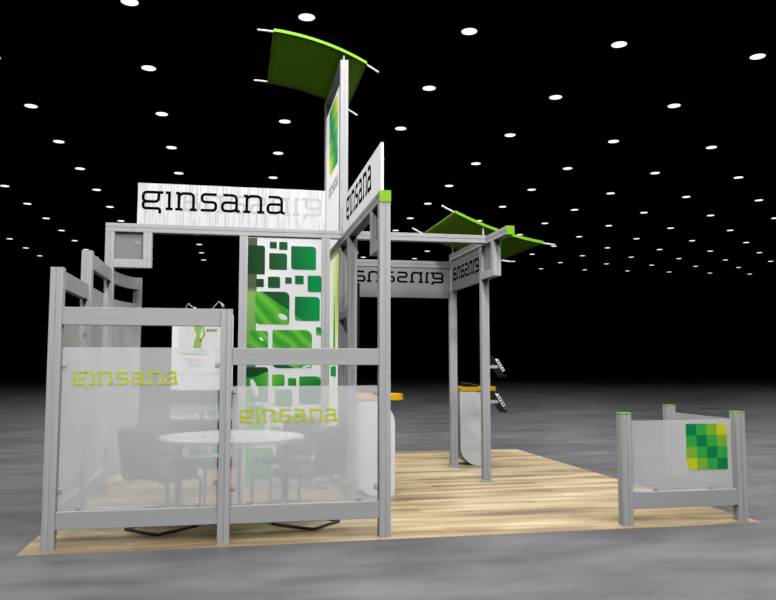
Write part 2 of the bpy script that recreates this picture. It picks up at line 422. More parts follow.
# ceiling lamps on their regular grid
def in_view(x, y, z):
    yaw, pit, f = math.radians(11.2368), math.radians(4.812), 773.55
    fw = Vector((math.sin(yaw)*math.cos(pit), math.cos(yaw)*math.cos(pit), math.sin(pit)))
    rt = Vector((math.cos(yaw), -math.sin(yaw), 0)); up = rt.cross(fw); d = Vector((x, y, z-1.37)); w = d.dot(fw)
    if w < 1: return False
    return -12 < 388 + f*d.dot(rt)/w < 788 and -10 < 300 - f*d.dot(up)/w < 278
lm = MB()
K = 24; R_ = 0.165
ring = [(R_*math.cos(2*PI*k/K), R_*math.sin(2*PI*k/K)) for k in range(K)]
lm.prism(ring, (0,0,0), (1,0,0), (0,1,0), (0,0,1), 0.004, 0)
outer = [(1.06*a, 1.06*b) for a, b in ring]
lm.prism(outer, (0,0,0.004), (1,0,0), (0,1,0), (0,0,1), 0.056, 1, True)
lamp0 = lm.build('ceiling_light', [LAMP_ON, LAMP_BODY])
first = True; nl = 0
GX, GY, SP = 0.67798*7, 2.15903*7, 3.417
for j in range(-6, 12):
    for i in range(-24, 26):
        x, y = GX + SP*i, GY + SP*j
        near = (-6 <= j <= -1 and -2 <= i <= 0)
        if not (in_view(x, y, CZ) or near): continue
        o = lamp0 if first else lamp0.copy()
        if not first: col.objects.link(o)
        first = False; nl += 1
        o.location = (x, y, CZ)
        tag(o, 'small round white downlight glowing in the regular grid on the black hall ceiling', 'ceiling light', 'downlights across the hall ceiling')
print('lamps', nl)

# ------------------------------------------------------------------ frosted screens
def clamp(mb, x, y, z, ax='x'):
    if ax == 'x': mb.box(x-0.017, y-0.007, z-0.017, x+0.017, y+0.018, z+0.017)
    else: mb.box(x-0.016, y-0.017, z-0.017, x+0.016, y+0.017, z+0.017)
def clamps(t, parent, spots, ax):
    for x, y, z in spots:
        m = MB(); clamp(m, x, y, z, ax); t.part('clamp', m, CLAMP, parent, bevel=0.004)

AX, MX, CX = -1.377, -0.106, 1.165       # left edges of the three front posts
FY = 6.22                                # their front faces
PY0, PY1 = 6.262, 6.272                  # the sheets stand on the posts' centre line

t = Thing('partition_screen', 'front left frosted glass screen with lime lettering between two grey posts', 'screen', (AX, FY, FZ))
m = MB().profile('z', FZ, 2.12, AX, FY); t.part('post', m, ALU)
m = MB().profile('z', FZ, 1.818, MX, FY); t.part('post', m, ALU)
m = MB().box(AX+S, 6.232, 1.682, MX, 6.30, 1.818); t.part('rail', m, ALU_RAIL, bevel=0.003)
m = MB().box(AX+S, 6.232, 0.153, MX, 6.30, 0.285); t.part('rail', m, ALU_RAIL, bevel=0.003)
m = MB().box(AX+S+0.008, PY0, 0.292, MX-0.008, PY1, 1.512); fp = t.part('frosted_panel', m, FROST)
t.part('lettering', word((-1.197, PY0, 1.226), (1,0,0), 0.775, (0,-1,0)), LIME_INK, fp, label='lime green word on the glass')
clamps(t, fp, [(AX+S+0.02, 6.262, 1.375), (MX-0.02, 6.262, 1.375), (AX+S+0.02, 6.262, 0.44), (MX-0.02, 6.262, 0.475), (-1.13, 6.262, 0.302), (-0.26, 6.262, 0.302)], 'x')

t = Thing('partition_screen', 'front frosted glass screen with lime lettering beside the tall corner post', 'screen', (MX+S, FY, FZ))
m = MB().box(MX+S, 6.232, 1.377, CX, 6.30, 1.511); t.part('rail', m, ALU_RAIL, bevel=0.003)
m = MB().box(MX+S, 6.232, 0.15, CX, 6.30, 0.287); t.part('rail', m, ALU_RAIL, bevel=0.003)
m = MB().box(MX+S+0.006, PY0, 0.294, CX-0.006, PY1, 1.21); fp = t.part('frosted_panel', m, FROST)
t.part('lettering', word((0.052, PY0, 0.926), (1,0,0), 0.775, (0,-1,0)), LIME_INK, fp, label='lime green word on the glass')
clamps(t, fp, [(MX+S+0.02, 6.262, 1.17), (CX-0.02, 6.262, 1.155), (MX+S+0.02, 6.262, 0.42), (CX-0.02, 6.262, 0.40), (0.13, 6.262, 0.304), (1.0, 6.262, 0.304)], 'x')

# left side wall: two straight bays and a curved one
XW = -1.33                                # centre line of the left wall
def side_bay(label, ya, yb, ztop, post_y, first_z):
    t = Thing('side_screen', label, 'screen', (XW, ya, FZ))
    if post_y: t.part('post', MB().profile('z', FZ, ztop+0.005+first_z, AX, post_y), ALU)
    t.part('rail', MB().box(XW-0.03, ya, ztop-0.14, XW+0.02, yb, ztop), ALU_RAIL, bevel=0.003)
    t.part('rail', MB().box(XW-0.03, ya, 0.153, XW+0.02, yb, 0.287), ALU_RAIL, bevel=0.003)
    fp = t.part('frosted_panel', MB().box(XW-0.005, ya+0.008, 0.294, XW+0.005, yb-0.008, ztop-0.305), FROST)
    t.part('lettering', word((XW-0.005, yb-0.17, ztop-0.59), (0,-1,0), 0.80, (-1,0,0)), LIME_INK, fp, label='lime green word on the glass')
    clamps(t, fp, [(XW, ya+0.022, ztop-0.44), (XW, yb-0.022, ztop-0.44), (XW, ya+0.022, 0.45), (XW, yb-0.022, 0.45)], 'y')
    return t
side_bay('left side screen with frosted glass nearest the front corner post', FY+S, 7.40, 2.11, 7.40, 0.305)
side_bay('taller left side screen with frosted glass just behind the first side post', 7.40+S, 8.70, 2.415, None, 0)

t = Thing('curved_screen', 'rear left screen with bowed grey rails and frosted glass curving to the last post', 'screen', (XW, 8.793, FZ))
EX, EY = -1.165, 9.62
t.part('post', MB().profile('z', FZ, 2.42, EX-0.03, EY), ALU)
def arc(off=0.0, k=14):
    out = []
    p0, p1, p2 = Vector((XW, 8.797)), Vector((XW+0.01, 9.28)), Vector((EX+0.01, EY))
    for j in range(k+1):
        s = j/k; p = p0*(1-s)**2 + p1*2*s*(1-s) + p2*s*s
        d = ((p1-p0)*(1-s) + (p2-p1)*s).normalized(); nn = Vector((d.y, -d.x)); out.append(p + nn*off)
    return out
def bowed(z0, z1, th):
    a, b = arc(-th/2), arc(th/2)
    poly = [(p.x, p.y) for p in b] + [(p.x, p.y) for p in a[::-1]]
    return MB().prism(poly, (0,0,z0), (1,0,0), (0,1,0), (0,0,1), z1-z0)
t.part('rail', bowed(2.275, 2.41, 0.045), ALU_RAIL); t.part('rail', bowed(0.153, 0.287, 0.045), ALU_RAIL)
fp = t.part('frosted_panel', bowed(0.294, 2.105, 0.01), FROST)

# ------------------------------------------------------------------ rear portal with its long beam
BY = 8.70
t = Thing('portal_frame', 'grey portal with long high beam and small square window, above the rear opening', 'frame', (AX, BY, FZ))
t.part('post', MB().profile('z', FZ, 2.82, AX-0.006, BY), ALU)
t.part('beam', MB().profile('x', AX-0.006, 2.915, BY, 2.82), ALU_RAIL)
wx0, wx1 = AX-0.006+S, -0.99
t.part('window_frame', MB().box(wx0, BY, 2.43, wx1+S, BY+S, 2.52).box(wx1, BY, 2.52, wx1+S, BY+S, 2.82), ALU, bevel=0.003)
t.part('pane', MB().box(wx0, BY+0.045, 2.52, wx1, BY+0.055, 2.82), SMOKE, label='grey translucent square pane')

# banner on the portal beam: two sheets back to back
t = Thing('banner_sign', 'long white streaked banner with black lettering standing on the rear beam', 'sign', (-1.06, BY+0.02, 2.913))
fr = t.part('front_sheet', MB().box(-1.06, BY+0.012, 2.913, 1.00, BY+0.018, 3.368), BANNER)
t.part('lettering', word((-1.016, BY+0.012, 3.077), (1,0,0), 1.556, (0,-1,0)), BLACK_INK, fr)
t.part('ghost_lettering', word((0.955, BY+0.012, 3.065), (-1,0,0), 1.556, (0,-1,0), d=0.0005), GHOST, fr, label='pale grey reversed word showing through')
bk = t.part('back_sheet', MB().box(-1.06, BY+0.072, 2.913, 1.00, BY+0.078, 3.368), BANNER)
t.part('lettering', word((0.955, BY+0.078, 3.065), (-1,0,0), 1.556, (0,1,0)), BLACK_INK, bk)
t.part('edge_trim', MB().box(-1.06, BY+0.018, 2.913, -1.054, BY+0.072, 3.368), ALU)

# graphic wall
t = Thing('graphic_wall', 'tall white wall panel printed with green rounded squares and dewy leaves', 'wall panel', (0.042, BY, FZ))
GX0, HX0 = 0.042, 0.962
t.part('post', MB().profile('z', FZ, 2.82, GX0, BY), ALU); t.part('post', MB().profile('z', FZ, 2.82, HX0, BY), ALU)
t.part('base_rail', MB().box(GX0+S, BY+0.012, FZ, HX0, BY+0.08, 0.09), ALU_RAIL)
pb = t.part('panel', MB().box(GX0+S, BY+0.022, 0.092, HX0, BY+0.06, 2.806), plain('graphic_white', (0.82, 0.82, 0.82, 1), 0.4))
sq = [(0.136, 2.388, 0.324, 2.715), (0.377, 2.686, 0.454, 2.76), (0.481, 2.672, 0.574, 2.763), (0.371, 2.445, 0.571, 2.632), (0.616, 2.452, 0.898, 2.719), (0.231, 2.247, 0.315, 2.338), (0.36, 2.239, 0.495, 2.366), (0.552, 2.29, 0.626, 2.362), (0.662, 2.287, 0.761, 2.384), (0.805, 2.2, 0.961, 2.387), (0.224, 1.83, 0.603, 2.197), (0.664, 1.873, 0.945, 2.146), (0.904, 1.712, 0.961, 1.802), (0.418, 1.343, 0.859, 1.769), (0.165, 1.565, 0.37, 1.758), (0.136, 0.976, 0.378, 1.354), (0.42, 1.142, 0.556, 1.272), (0.596, 1.147, 0.688, 1.232), (0.72, 0.94, 0.961, 1.25), (0.453, 0.92, 0.643, 1.104), (0.137, 0.657, 0.347, 0.935), (0.4, 0.751, 0.534, 0.855), (0.144, 0.12, 0.44, 0.471), (0.667, 0.367, 0.822, 0.414), (0.54, 0.201, 0.823, 0.297), (0.662, 0.779, 0.741, 0.852), (0.402, 0.60, 0.52, 0.70), (0.47, 0.36, 0.62, 0.56), (0.70, 0.47, 0.94, 0.72)]
m = MB(); yf = BY+0.022
m.prism([(0.136,0.10),(0.236,0.10),(0.236,2.80),(0.136,2.80)], (0,yf,0), (1,0,0), (0,0,1), (0,-1,0), 0.0015, 1)
for x0, z0, x1, z1 in sq:
    r = min(x1-x0, z1-z0)*0.12
    m.prism(leafrect(x0, z0, x1, z1, r*0.3, r*1.4, r*0.3, r*1.2, 5), (0,yf,0), (1,0,0), (0,0,1), (0,-1,0), 0.003, 0)
def blob(mb, cx, cz, a, b, rot, mat, o=(0,0,0), d=0.0045):
    poly = [(cx + a*math.cos(q)*math.cos(rot) - b*math.sin(q)*math.sin(rot), cz + a*math.cos(q)*math.sin(rot) + b*math.sin(q)*math.cos(rot)) for q in [2*PI*k/18 for k in range(18)]]
    mb.prism(poly, o, (1,0,0), (0,0,1), (0,-1,0), d, mat)
for cx, cz, a, b, ro in ((0.53, 1.915, 0.055, 0.03, -0.5), (0.295, 1.665, 0.03, 0.014, -0.7), (0.225, 1.13, 0.03, 0.10, 0.35), (0.80, 1.36, 0.05, 0.012, 0.2)):
    blob(m, cx, cz, a, b, ro, 2, (0, yf, 0))
t.part('printed_graphic', m, [LEAF, STRIP, SPARK], pb, label='green leaf squares printed on white')

# shelf display hanging off the graphic wall's left post
t = Thing('display_shelf', 'white product display with poster and three charcoal shelves, behind the front left screen', 'display', (-0.35, BY, 0.28))
bp = t.part('back_panel', MB().box(-0.665, BY+0.03, 0.33, -0.01, BY+0.065, 1.93), WHITE)
yb = BY+0.03
m = MB()
m.box(-0.595, yb-0.002, 1.50, -0.03, yb, 1.915, 0)
# standing figure with a hand on the hip, hips upward
fig = [(-0.44,1.56),(-0.36,1.56),(-0.352,1.62),(-0.372,1.70),(-0.35,1.79),(-0.36,1.86),(-0.44,1.86),(-0.437,1.79),(-0.405,1.70),(-0.43,1.63)]
m.prism(fig[::-1] if False else fig, (0, yb-0.002, 0), (1,0,0), (0,0,1), (0,-1,0), 0.002, 1)
for q0, q1 in (((-0.352,1.84),(-0.318,1.715)), ((-0.318,1.715),(-0.365,1.635))):
    ribbon(m, [q0, q1], 0.02, (0, yb-0.002, 0), (1,0,0), (0,0,1), (0,-1,0), 0.002, 1)
m.box(-0.56, yb-0.004, 1.485, -0.285, yb-0.002, 1.507, 2)
m.box(-0.56, yb-0.003, 1.282, -0.285, yb, 1.484, 3)
m.box(-0.275, yb-0.003, 1.282, -0.145, yb, 1.53, 3)
m.box(-0.27, yb-0.004, 1.375, -0.20, yb-0.003, 1.383, 2)
for k, (w, z) in enumerate(((0.14, 1.395), (0.19, 1.372), (0.17, 1.352))): m.box(-0.52, yb-0.0045, z, -0.52+w, yb-0.003, z+0.004, 4)
for cx, cz in ((-0.44,1.525),(-0.40,1.54),(-0.36,1.525),(-0.33,1.535)): blob(m, cx, cz, 0.018, 0.01, 0.6, 2, (0, yb-0.002, 0), 0.002)
t.part('poster', m, [POSTER, plain('figure_green', srgb(150, 190, 90), 0.6), GR, WHITE, GREYINK], bp, label='poster with a green slim figure, hand on hip')
s2 = [(-0.49, 0.946, -0.456, 0.988), (-0.376, 0.926, -0.314, 1.015), (-0.27, 0.925, -0.194, 1.023), (-0.357, 0.797, -0.298, 0.878), (-0.267, 0.804, -0.183, 0.894), (-0.454, 0.79, -0.412, 0.816), (-0.575, 0.65, -0.5, 0.74), (-0.379, 0.68, -0.337, 0.735), (-0.306, 0.60, -0.148, 0.74), (-0.508, 0.60, -0.442, 0.64), (-0.55, 0.461, -0.487, 0.528), (-0.453, 0.391, -0.326, 0.526), (-0.312, 0.398, -0.25, 0.482), (-0.227, 0.412, -0.143, 0.522), (-0.12, 0.80, -0.03, 1.0), (-0.12, 0.42, -0.03, 0.70)]
m = MB()
for x0, z0, x1, z1 in s2: m.prism(leafrect(x0, z0, x1, z1, 0, 0.012, 0, 0.012, 4), (0, yb, 0), (1,0,0), (0,0,1), (0,-1,0), 0.002, 0)
t.part('printed_squares', m, GR, bp, label='green squares printed on white')
for z0, z1 in ((1.073, 1.108), (0.75, 0.79), (0.285, 0.38)):
    t.part('shelf', MB().prism(leafrect(-0.745, BY-0.20, 0.040, BY+0.029, bl=0.05, br=0.03), (0,0,z0), (1,0,0), (0,1,0), (0,0,1), z1-z0), SHELF)
def text_mesh(body, size, o, u, name, parent, tt, mat, n=(0,-1,0)):
    cu = bpy.data.curves.new('txt', 'FONT'); cu.body = body; cu.size = size; cu.extrude = 0.0006
    ob = bpy.data.objects.new('txt', cu); col.objects.link(ob)
    dg = bpy.context.evaluated_depsgraph_get(); dg.update()
    me = bpy.data.meshes.new_from_object(ob.evaluated_get(dg)); bpy.data.objects.remove(ob)
    u = Vector(u); n = Vector(n); w = Vector((0,0,1))
    for v in me.vertices: v.co = Vector(o) + u*v.co.x + w*v.co.y + n*v.co.z - Vector(tt.loc)
    me.materials.clear(); me.materials.append(mat); me.update()
    r = bpy.data.objects.new(name, me); col.objects.link(r); r.parent = parent; return r
text_mesh('Seresis', 0.062, (-0.523, yb-0.0045, 1.418), (1,0,0), 'lettering', bp, t, GREYINK)
t.part('lettering', word((-0.297, yb-0.0035, 1.746), (1,0,0), 0.108, (0,-1,0), d=0.002, hscale=0.024), BLACK_INK, bp)

def arm_lamp(label, pts, loc):
    t = Thing('arm_lamp', label, 'lamp', loc, None)
    t.part('arm', MB().tube(rpath(pts, 0.01, 3), 0.005, 6), CHROME)
    e = Vector(pts[-1]); d = (Vector(pts[-1]) - Vector(pts[-2])).normalized()
    t.part('lamp_head', MB().tube([e, e + d*0.03], 0.016, 10), CHROME)
arm_lamp('thin bent wire lamp arm at the left on top of the poster display', [(-0.56, BY+0.05, 1.931), (-0.50, BY-0.02, 2.045), (-0.43, BY-0.10, 1.99)], (-0.56, BY+0.05, 1.931))
arm_lamp('thin bent wire lamp arm at the right on top of the poster display', [(-0.30, BY+0.05, 1.931), (-0.17, BY-0.02, 2.075), (-0.135, BY-0.10, 2.03)], (-0.30, BY+0.05, 1.931))

# ------------------------------------------------------------------ tall side wall with tower
WX = 1.165
RY = 10.20
t = Thing('side_wall_frame', 'tall grey aluminium side wall and tower frame with lime capped beam', 'frame', (WX, FY, FZ))
t.part('post', MB().profile('z', FZ, 2.73, CX, FY), ALU)
t.part('post', MB().profile('z', FZ, 2.73, WX, 8.0), ALU)
t.part('tower_post', MB().profile('z', FZ, 2.729, WX, BY).profile('z', 2.913, 4.93, WX, BY).profile('z', 2.823, 2.913, WX+0.0, BY+S, S, 0.001), ALU)
t.part('tower_post', MB().profile('z', FZ, 2.729, WX, RY).profile('z', 2.823, 4.93, WX, RY), ALU)
t.part('beam', MB().profile('y', FY+0.01, RY+S, WX, 2.73), ALU_RAIL)
t.part('end_cap', MB().box(CX-0.003, FY-0.006, 2.727, CX+S+0.003, FY+0.009, 2.826), LIME_CAP, label='lime green end cap', bevel=0.002)
t.part('tower_beam', MB().box(WX, BY+S, 4.893, WX+S, RY, 4.93), ALU_RAIL, bevel=0.003)
t.part('cross_rail', MB().box(WX, 8.093, 1.885, WX+0.05, BY, 1.975), ALU_RAIL, bevel=0.003)
t.part('base_rail', MB().box(WX+0.002, 8.093, FZ, WX+S-0.002, BY, 0.09).box(WX+0.002, BY+S, FZ, WX+S-0.002, RY, 0.09), ALU_RAIL)
t.part('window_frame', MB().profile('z', 2.43, 2.73, WX, 6.595).box(WX, FY+S, 2.337, WX+S, 6.595+S, 2.43), ALU)
t.part('pane', MB().box(WX+0.04, FY+S, 2.43, WX+0.05, 6.595, 2.73), SMOKE, label='grey translucent square pane')

t = Thing('banner_sign', 'white banner with black lettering running back along the tall side wall beam', 'sign', (1.20, 6.35, 2.826))
pn = t.part('sheet', MB().box(1.200, 6.35, 2.826, 1.224, 8.695, 3.272), BANNER_GLOW)
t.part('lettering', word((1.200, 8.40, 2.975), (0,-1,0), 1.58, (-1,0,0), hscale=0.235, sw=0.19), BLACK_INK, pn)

t = Thing('tower_sign', 'tall white tower sign with green and yellow checkered square emblem', 'sign', (WX+0.02, BY+S, 2.83))
pn = t.part('panel', MB().box(WX+0.016, BY+S+0.004, 2.827, WX+0.06, RY-0.004, 4.70), TOWER_WHITE)
m = MB(); tiles(m, (WX+0.016, 9.86, 3.80), (0,-1,0), (0,0,1), (-1,0,0), (0.82, 0.86), 0.003, [[0,1,2,3],[1,0,1,2],[2,1,0,1],[3,2,1,0]])
t.part('emblem', m, [LDK, LGR, LOL, LYE], pn, label='checkered square of greens and yellow')
t.part('lettering', word((WX+0.016, 9.90, 3.53), (0,-1,0), 0.90, (-1,0,0)), GREYINK, pn)

t = Thing('light_box', 'narrow glowing yellow green graphic panel in the side wall behind the leaf graphic', 'light box', (WX, BY+S, 0.09))
pn = t.part('panel', MB().box(WX+0.012, BY+S+0.004, 0.094, WX+0.07, RY-0.004, 2.685), LIGHTBOX)
m = MB()
leafp = [(0.0,1.15),(0.06,1.45),(0.05,1.75),(0.0,2.25),(-0.07,1.9),(-0.08,1.6)]
m.prism([(-a, b) for a, b in leafp][::-1], (WX+0.012, 9.22, 0), (0,1,0), (0,0,1), (-1,0,0), 0.003, 0)
m.box(WX+0.009, 9.05, 1.24, WX+0.012, 9.55, 1.36, 0)
t.part('printed_leaf', m, LB_GREEN, pn, label='green leaf and band on the light box')

t = Thing('wall_screen', 'black flat screen hung on the far side of the tall side wall', 'screen', (1.26, 8.10, 1.45))
t.part('housing', MB().box(1.259, 8.09, 1.45, 1.300, 9.10, 2.25), DARK, bevel=0.004)
t.part('display', MB().box(1.300, 8.105, 1.465, 1.304, 9.085, 2.235), SCREEN)
arm_lamp('thin bent wire lamp arm under the rear beam beside the side wall', [(1.259, 9.0, 2.70), (1.36, 9.0, 2.755), (1.435, 9.0, 2.71), (1.39, 9.0, 2.665)], (1.259, 9.0, 2.70))

# rear hanging beam and grey sign
t = Thing('hanging_sign', 'grey rear sign with black reversed lettering facing the front, under a beam', 'sign', (1.26, 10.22, 2.29))
t.part('beam', MB().profile('x', WX+S+0.001, 2.914, 10.22, 2.705), GREYB)
pn = t.part('board', MB().box(1.262, 10.225, 2.293, 2.90, 10.255, 2.697), SIGN_GREY)
t.part('lettering', word((2.805, 10.225, 2.497), (-1,0,0), 1.25, (0,-1,0), hscale=0.145, sw=0.19), BLACK_INK, pn)

# ------------------------------------------------------------------ right gantry
KX = 2.915
t = Thing('gantry_frame', 'pair of grey posts under a lime capped beam at the rear right', 'frame', (KX, 8.9, FZ))
for y, kx in ((8.90, KX+0.008), (10.22, KX-0.010)):
    p = t.part('post', MB().profile('z', FZ+0.012, 2.81, kx, y), ALU)
    t.part('base_plate', MB().prism([(0.085*math.cos(2*PI*k/20), 0.085*math.sin(2*PI*k/20)) for k in range(20)], (kx+S/2, y+S/2, FZ), (1,0,0), (0,1,0), (0,0,1), 0.012), ALU, p)
t.part('beam', MB().profile('y', 8.01, 10.22+S, KX, 2.812), ALU_RAIL)
t.part('end_cap', MB().box(KX-0.002, 7.995, 2.81, KX+S+0.002, 8.009, 2.906), LIME_CAP, label='lime green end cap', bevel=0.002)
t.part('window_frame', MB().profile('z', 2.405, 2.811, KX, 8.44).box(KX, 8.44+S, 2.405, KX+S, 8.90, 2.495), ALU)
t.part('pane', MB().box(KX+0.04, 8.44+S, 2.495, KX+0.05, 8.90, 2.81), SMOKE, label='grey translucent square pane')

t = Thing('hanging_sign', 'grey side sign with black reversed lettering hung between the rear right posts', 'sign', (KX, 9.0, 2.39))
pn = t.part('board', MB().box(KX+0.012, 8.90+S+0.002, 2.385, KX+0.042, 10.218, 2.797), SIGN_GREY)
t.part('lettering', word((KX+0.012, 9.01, 2.525), (0,1,0), 1.14, (-1,0,0), hscale=0.165, sw=0.2), BLACK_INK, pn)

# ------------------------------------------------------------------ canopies
def circ3(a, b, c):
    ax, ay = a; bx, by = b; cx, cy = c
    d = 2*(ax*(by-cy)+bx*(cy-ay)+cx*(ay-by))
    ux = ((ax*ax+ay*ay)*(by-cy)+(bx*bx+by*by)*(cy-ay)+(cx*cx+cy*cy)*(ay-by))/d
    uy = ((ax*ax+ay*ay)*(cx-bx)+(bx*bx+by*by)*(ax-cx)+(cx*cx+cy*cy)*(bx-ax))/d
    return ux, uy, math.hypot(ax-ux, ay-uy)
def canopy(label, P, xl, xr, yf, yb, stands, gap, th=0.03):
    ux, uz, R = circ3(*P); sgn = 1 if P[1][1] > uz else -1
    def z(x): return uz + sgn*math.sqrt(R*R-(x-ux)**2)
    xa, xb = P[0][0], P[2][0]
    t = Thing('canopy', label, 'canopy', (0.5*(xa+xb), yf, z(0.5*(xa+xb))-gap))
    N = 20; xs = [xa + (xb-xa)*k/N for k in range(N+1)]
    poly = [(x, z(x)-th/2) for x in xs] + [(x, z(x)+th/2) for x in xs[::-1]]
    t.part('sheet', MB().prism(poly, (0, yb, 0), (1,0,0), (0,0,1), (0,-1,0), yb-yf, 0, True), CANOPY)
    t.part('edge_trim', MB().prism([(x, z(x)-th/2-0.002) for x in xs] + [(x, z(x)+th/2+0.002) for x in xs[::-1]], (0, yf-0.0005, 0), (1,0,0), (0,0,1), (0,-1,0), 0.012), LIME_LIT_EDGE, label='front edge coloured brighter lime as if lit')  # one lime sheet; its lit front edge is given a lighter colour
    M = 26; xs2 = [xl + (xr-xl)*k/M for k in range(M+1)]
    for y in (yf+0.04, yb-0.03):
        t.part('rod', MB().tube([(x, y, z(x)) for x in xs2], 0.0125, 8), ROD)
    for x, y, z0 in stands:
        t.part('stand', MB().tube([(x, y, z0), (x, y, z(x)-th/2-0.02)], 0.011, 8), ROD)
canopy('arched green canopy high up on the tower, curving downward', ((.388,5.222),(.975,5.116),(1.479,4.914)), 0.205, 1.625, 8.715, 10.40, [(WX+S/2, 8.755, 4.93), (WX+S/2, 10.26, 4.93)], 0.1)
canopy('sagging green canopy over the rear right gantry', ((2.60,3.222),(3.10,3.026),(3.72,2.884)), 2.44, 3.89, 8.90, 10.55, [(KX+S/2, 8.94, 2.905), (KX+S/2, 10.28, 2.905)], 0.1)

# ------------------------------------------------------------------ counters and their leaflets
def counter(label, x0, yf, zt0, zt1, w=0.425, ws=0.53, dep=0.42):
    t = Thing('counter', label, 'counter', (x0, yf, FZ))
    out = leafrect(x0, FZ, x0+w, zt0, bl=0.25, tr=0.25, k=12)
    t.part('front_panel', MB().prism(out, (0, yf+0.02, 0), (1,0,0), (0,0,1), (0,-1,0), 0.02, 0, True), WHITE, label='white front with two rounded corners')
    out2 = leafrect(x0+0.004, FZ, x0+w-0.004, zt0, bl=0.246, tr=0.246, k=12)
    t.part('body', MB().prism(out2, (0, yf+dep, 0), (1,0,0), (0,0,1), (0,-1,0), dep-0.021, 0, True), GREYP)  # grey stands in for shade on the white counter's sides
    t.part('worktop', MB().prism(leafrect(x0, yf-0.01, x0+ws, yf+dep+0.03, br=0.10, tr=0.10, k=8), (0,0,zt0+0.001), (1,0,0), (0,1,0), (0,0,1), zt1-zt0-0.001, 0, True), YELLOW, label='yellow orange counter top', bevel=0.003)
counter('white counter with yellow top right beside the tall side wall', 1.262, 8.11, 1.005, 1.066)
counter('white counter with yellow top between the two rear right posts', 3.07, 10.33, 1.018, 1.074, w=0.43, ws=0.54)
def leaflet_tray(label, x, y, z):
    t = Thing('leaflet_tray', label, 'leaflet tray', (x, y, z))
    t.part('wedge', MB().prism([(0,0),(0.19,0),(0.19,0.018),(0,0.05)], (x, y+0.2, z), (1,0,0), (0,0,1), (0,-1,0), 0.2), DARK)
    pr = Vector((0.19, 0, -0.032)).normalized()
    m = MB(); m.prism([(0.0,0),(0.19,0),(0.19,0.18),(0.0,0.18)], (x, y+0.01, z+0.052), pr, (0,1,0), (0.166,0,0.986), 0.006); t.part('leaflets', m, GREYP)
leaflet_tray('low dark leaflet tray lying on the rear right counter', 3.16, 10.40, 1.075)
leaflet_tray('low dark leaflet tray lying on the counter beside the side wall', 1.46, 8.20, 1.067)

def holder(label, zc):
    t = Thing('literature_holder', label, 'literature holder', (KX+S, 8.945, zc))
    t.part('bracket', MB().box(KX+S+0.009, 8.925, zc-0.018, 3.125, 8.965, zc+0.018), ALU)
    c = Vector((3.134, 9.02, zc)); d = Vector((0.53, 0, -0.848)); n = Vector((0.848, 0, 0.53)); y = Vector((0,1,0))
    def slab(mb, a0, a1, y0, y1, n0, n1, mat=0):
        vs = [c + d*a + y*b + n*e for e in (n0, n1) for a, b in ((a0,y0),(a1,y0),(a1,y1),(a0,y1))]
        mb.add(vs, [(0,1,2,3),(7,6,5,4),(0,4,5,1),(1,5,6,2),(2,6,7,3),(3,7,4,0)], mat)
    m = MB(); slab(m, -0.15, 0.15, -0.10, 0.14, -0.006, 0.006); slab(m, 0.138, 0.15, -0.10, 0.14, 0.006, 0.03)
    t.part('tray', m, DARK)
    m = MB(); slab(m, -0.085, 0.075, -0.10, 0.13, 0.0065, 0.042, 0)
    for k in range(4): slab(m, -0.068 + 0.036*k, -0.048 + 0.036*k, -0.102, -0.0995, 0.014, 0.034, 1)
    t.part('leaflets', m, [WHITE, DARK], label='white leaflet pack with four dark holes')
holder('upper tilted dark leaflet holder bracketed to the rear right post', 1.357)
holder('lower tilted dark leaflet holder bracketed to the rear right post', 0.938)

# ------------------------------------------------------------------ low corner barrier, front right
t = Thing('corner_barrier', 'low frosted glass corner barrier with checkered green emblem, front right', 'barrier', (3.285, FY, FZ))
for x, y in ((3.290, FY), (4.394, FY), (4.394, 7.33)):
    p = t.part('post', MB().profile('z', FZ, 0.952, x, y), ALU)
    t.part('cap', MB().box(x-0.001, y-0.001, 0.952, x+S+0.001, y+S+0.001, 0.964), LIME_CAP, p, label='thin lime green cap')
t.part('rail', MB().box(3.290+S, 6.228, 0.143, 4.394, 6.30, 0.284), ALU_RAIL, bevel=0.003)
t.part('rail', MB().box(4.41, FY+S, 0.143, 4.47, 7.33, 0.284), ALU_RAIL, bevel=0.003)
fp = t.part('frosted_panel', MB().box(3.394, PY0, 0.292, 4.372, PY1, 0.892), FROST)
m = MB(); tiles(m, (3.926, PY0, 0.456), (1,0,0), (0,0,1), (0,-1,0), (0.402, 0.402), 0.003, EMB, 0.15)
t.part('emblem', m, [DK, GR, OL, YE], fp, label='checkered square of greens and yellow')
clamps(t, fp, [(3.62, 6.262, 0.302), (4.16, 6.262, 0.302)], 'x')
fp = t.part('frosted_panel', MB().box(4.434, FY+S+0.008, 0.292, 4.444, 7.322, 0.892), FROST)
clamps(t, fp, [(4.439, 6.55, 0.302), (4.439, 7.02, 0.302)], 'y')

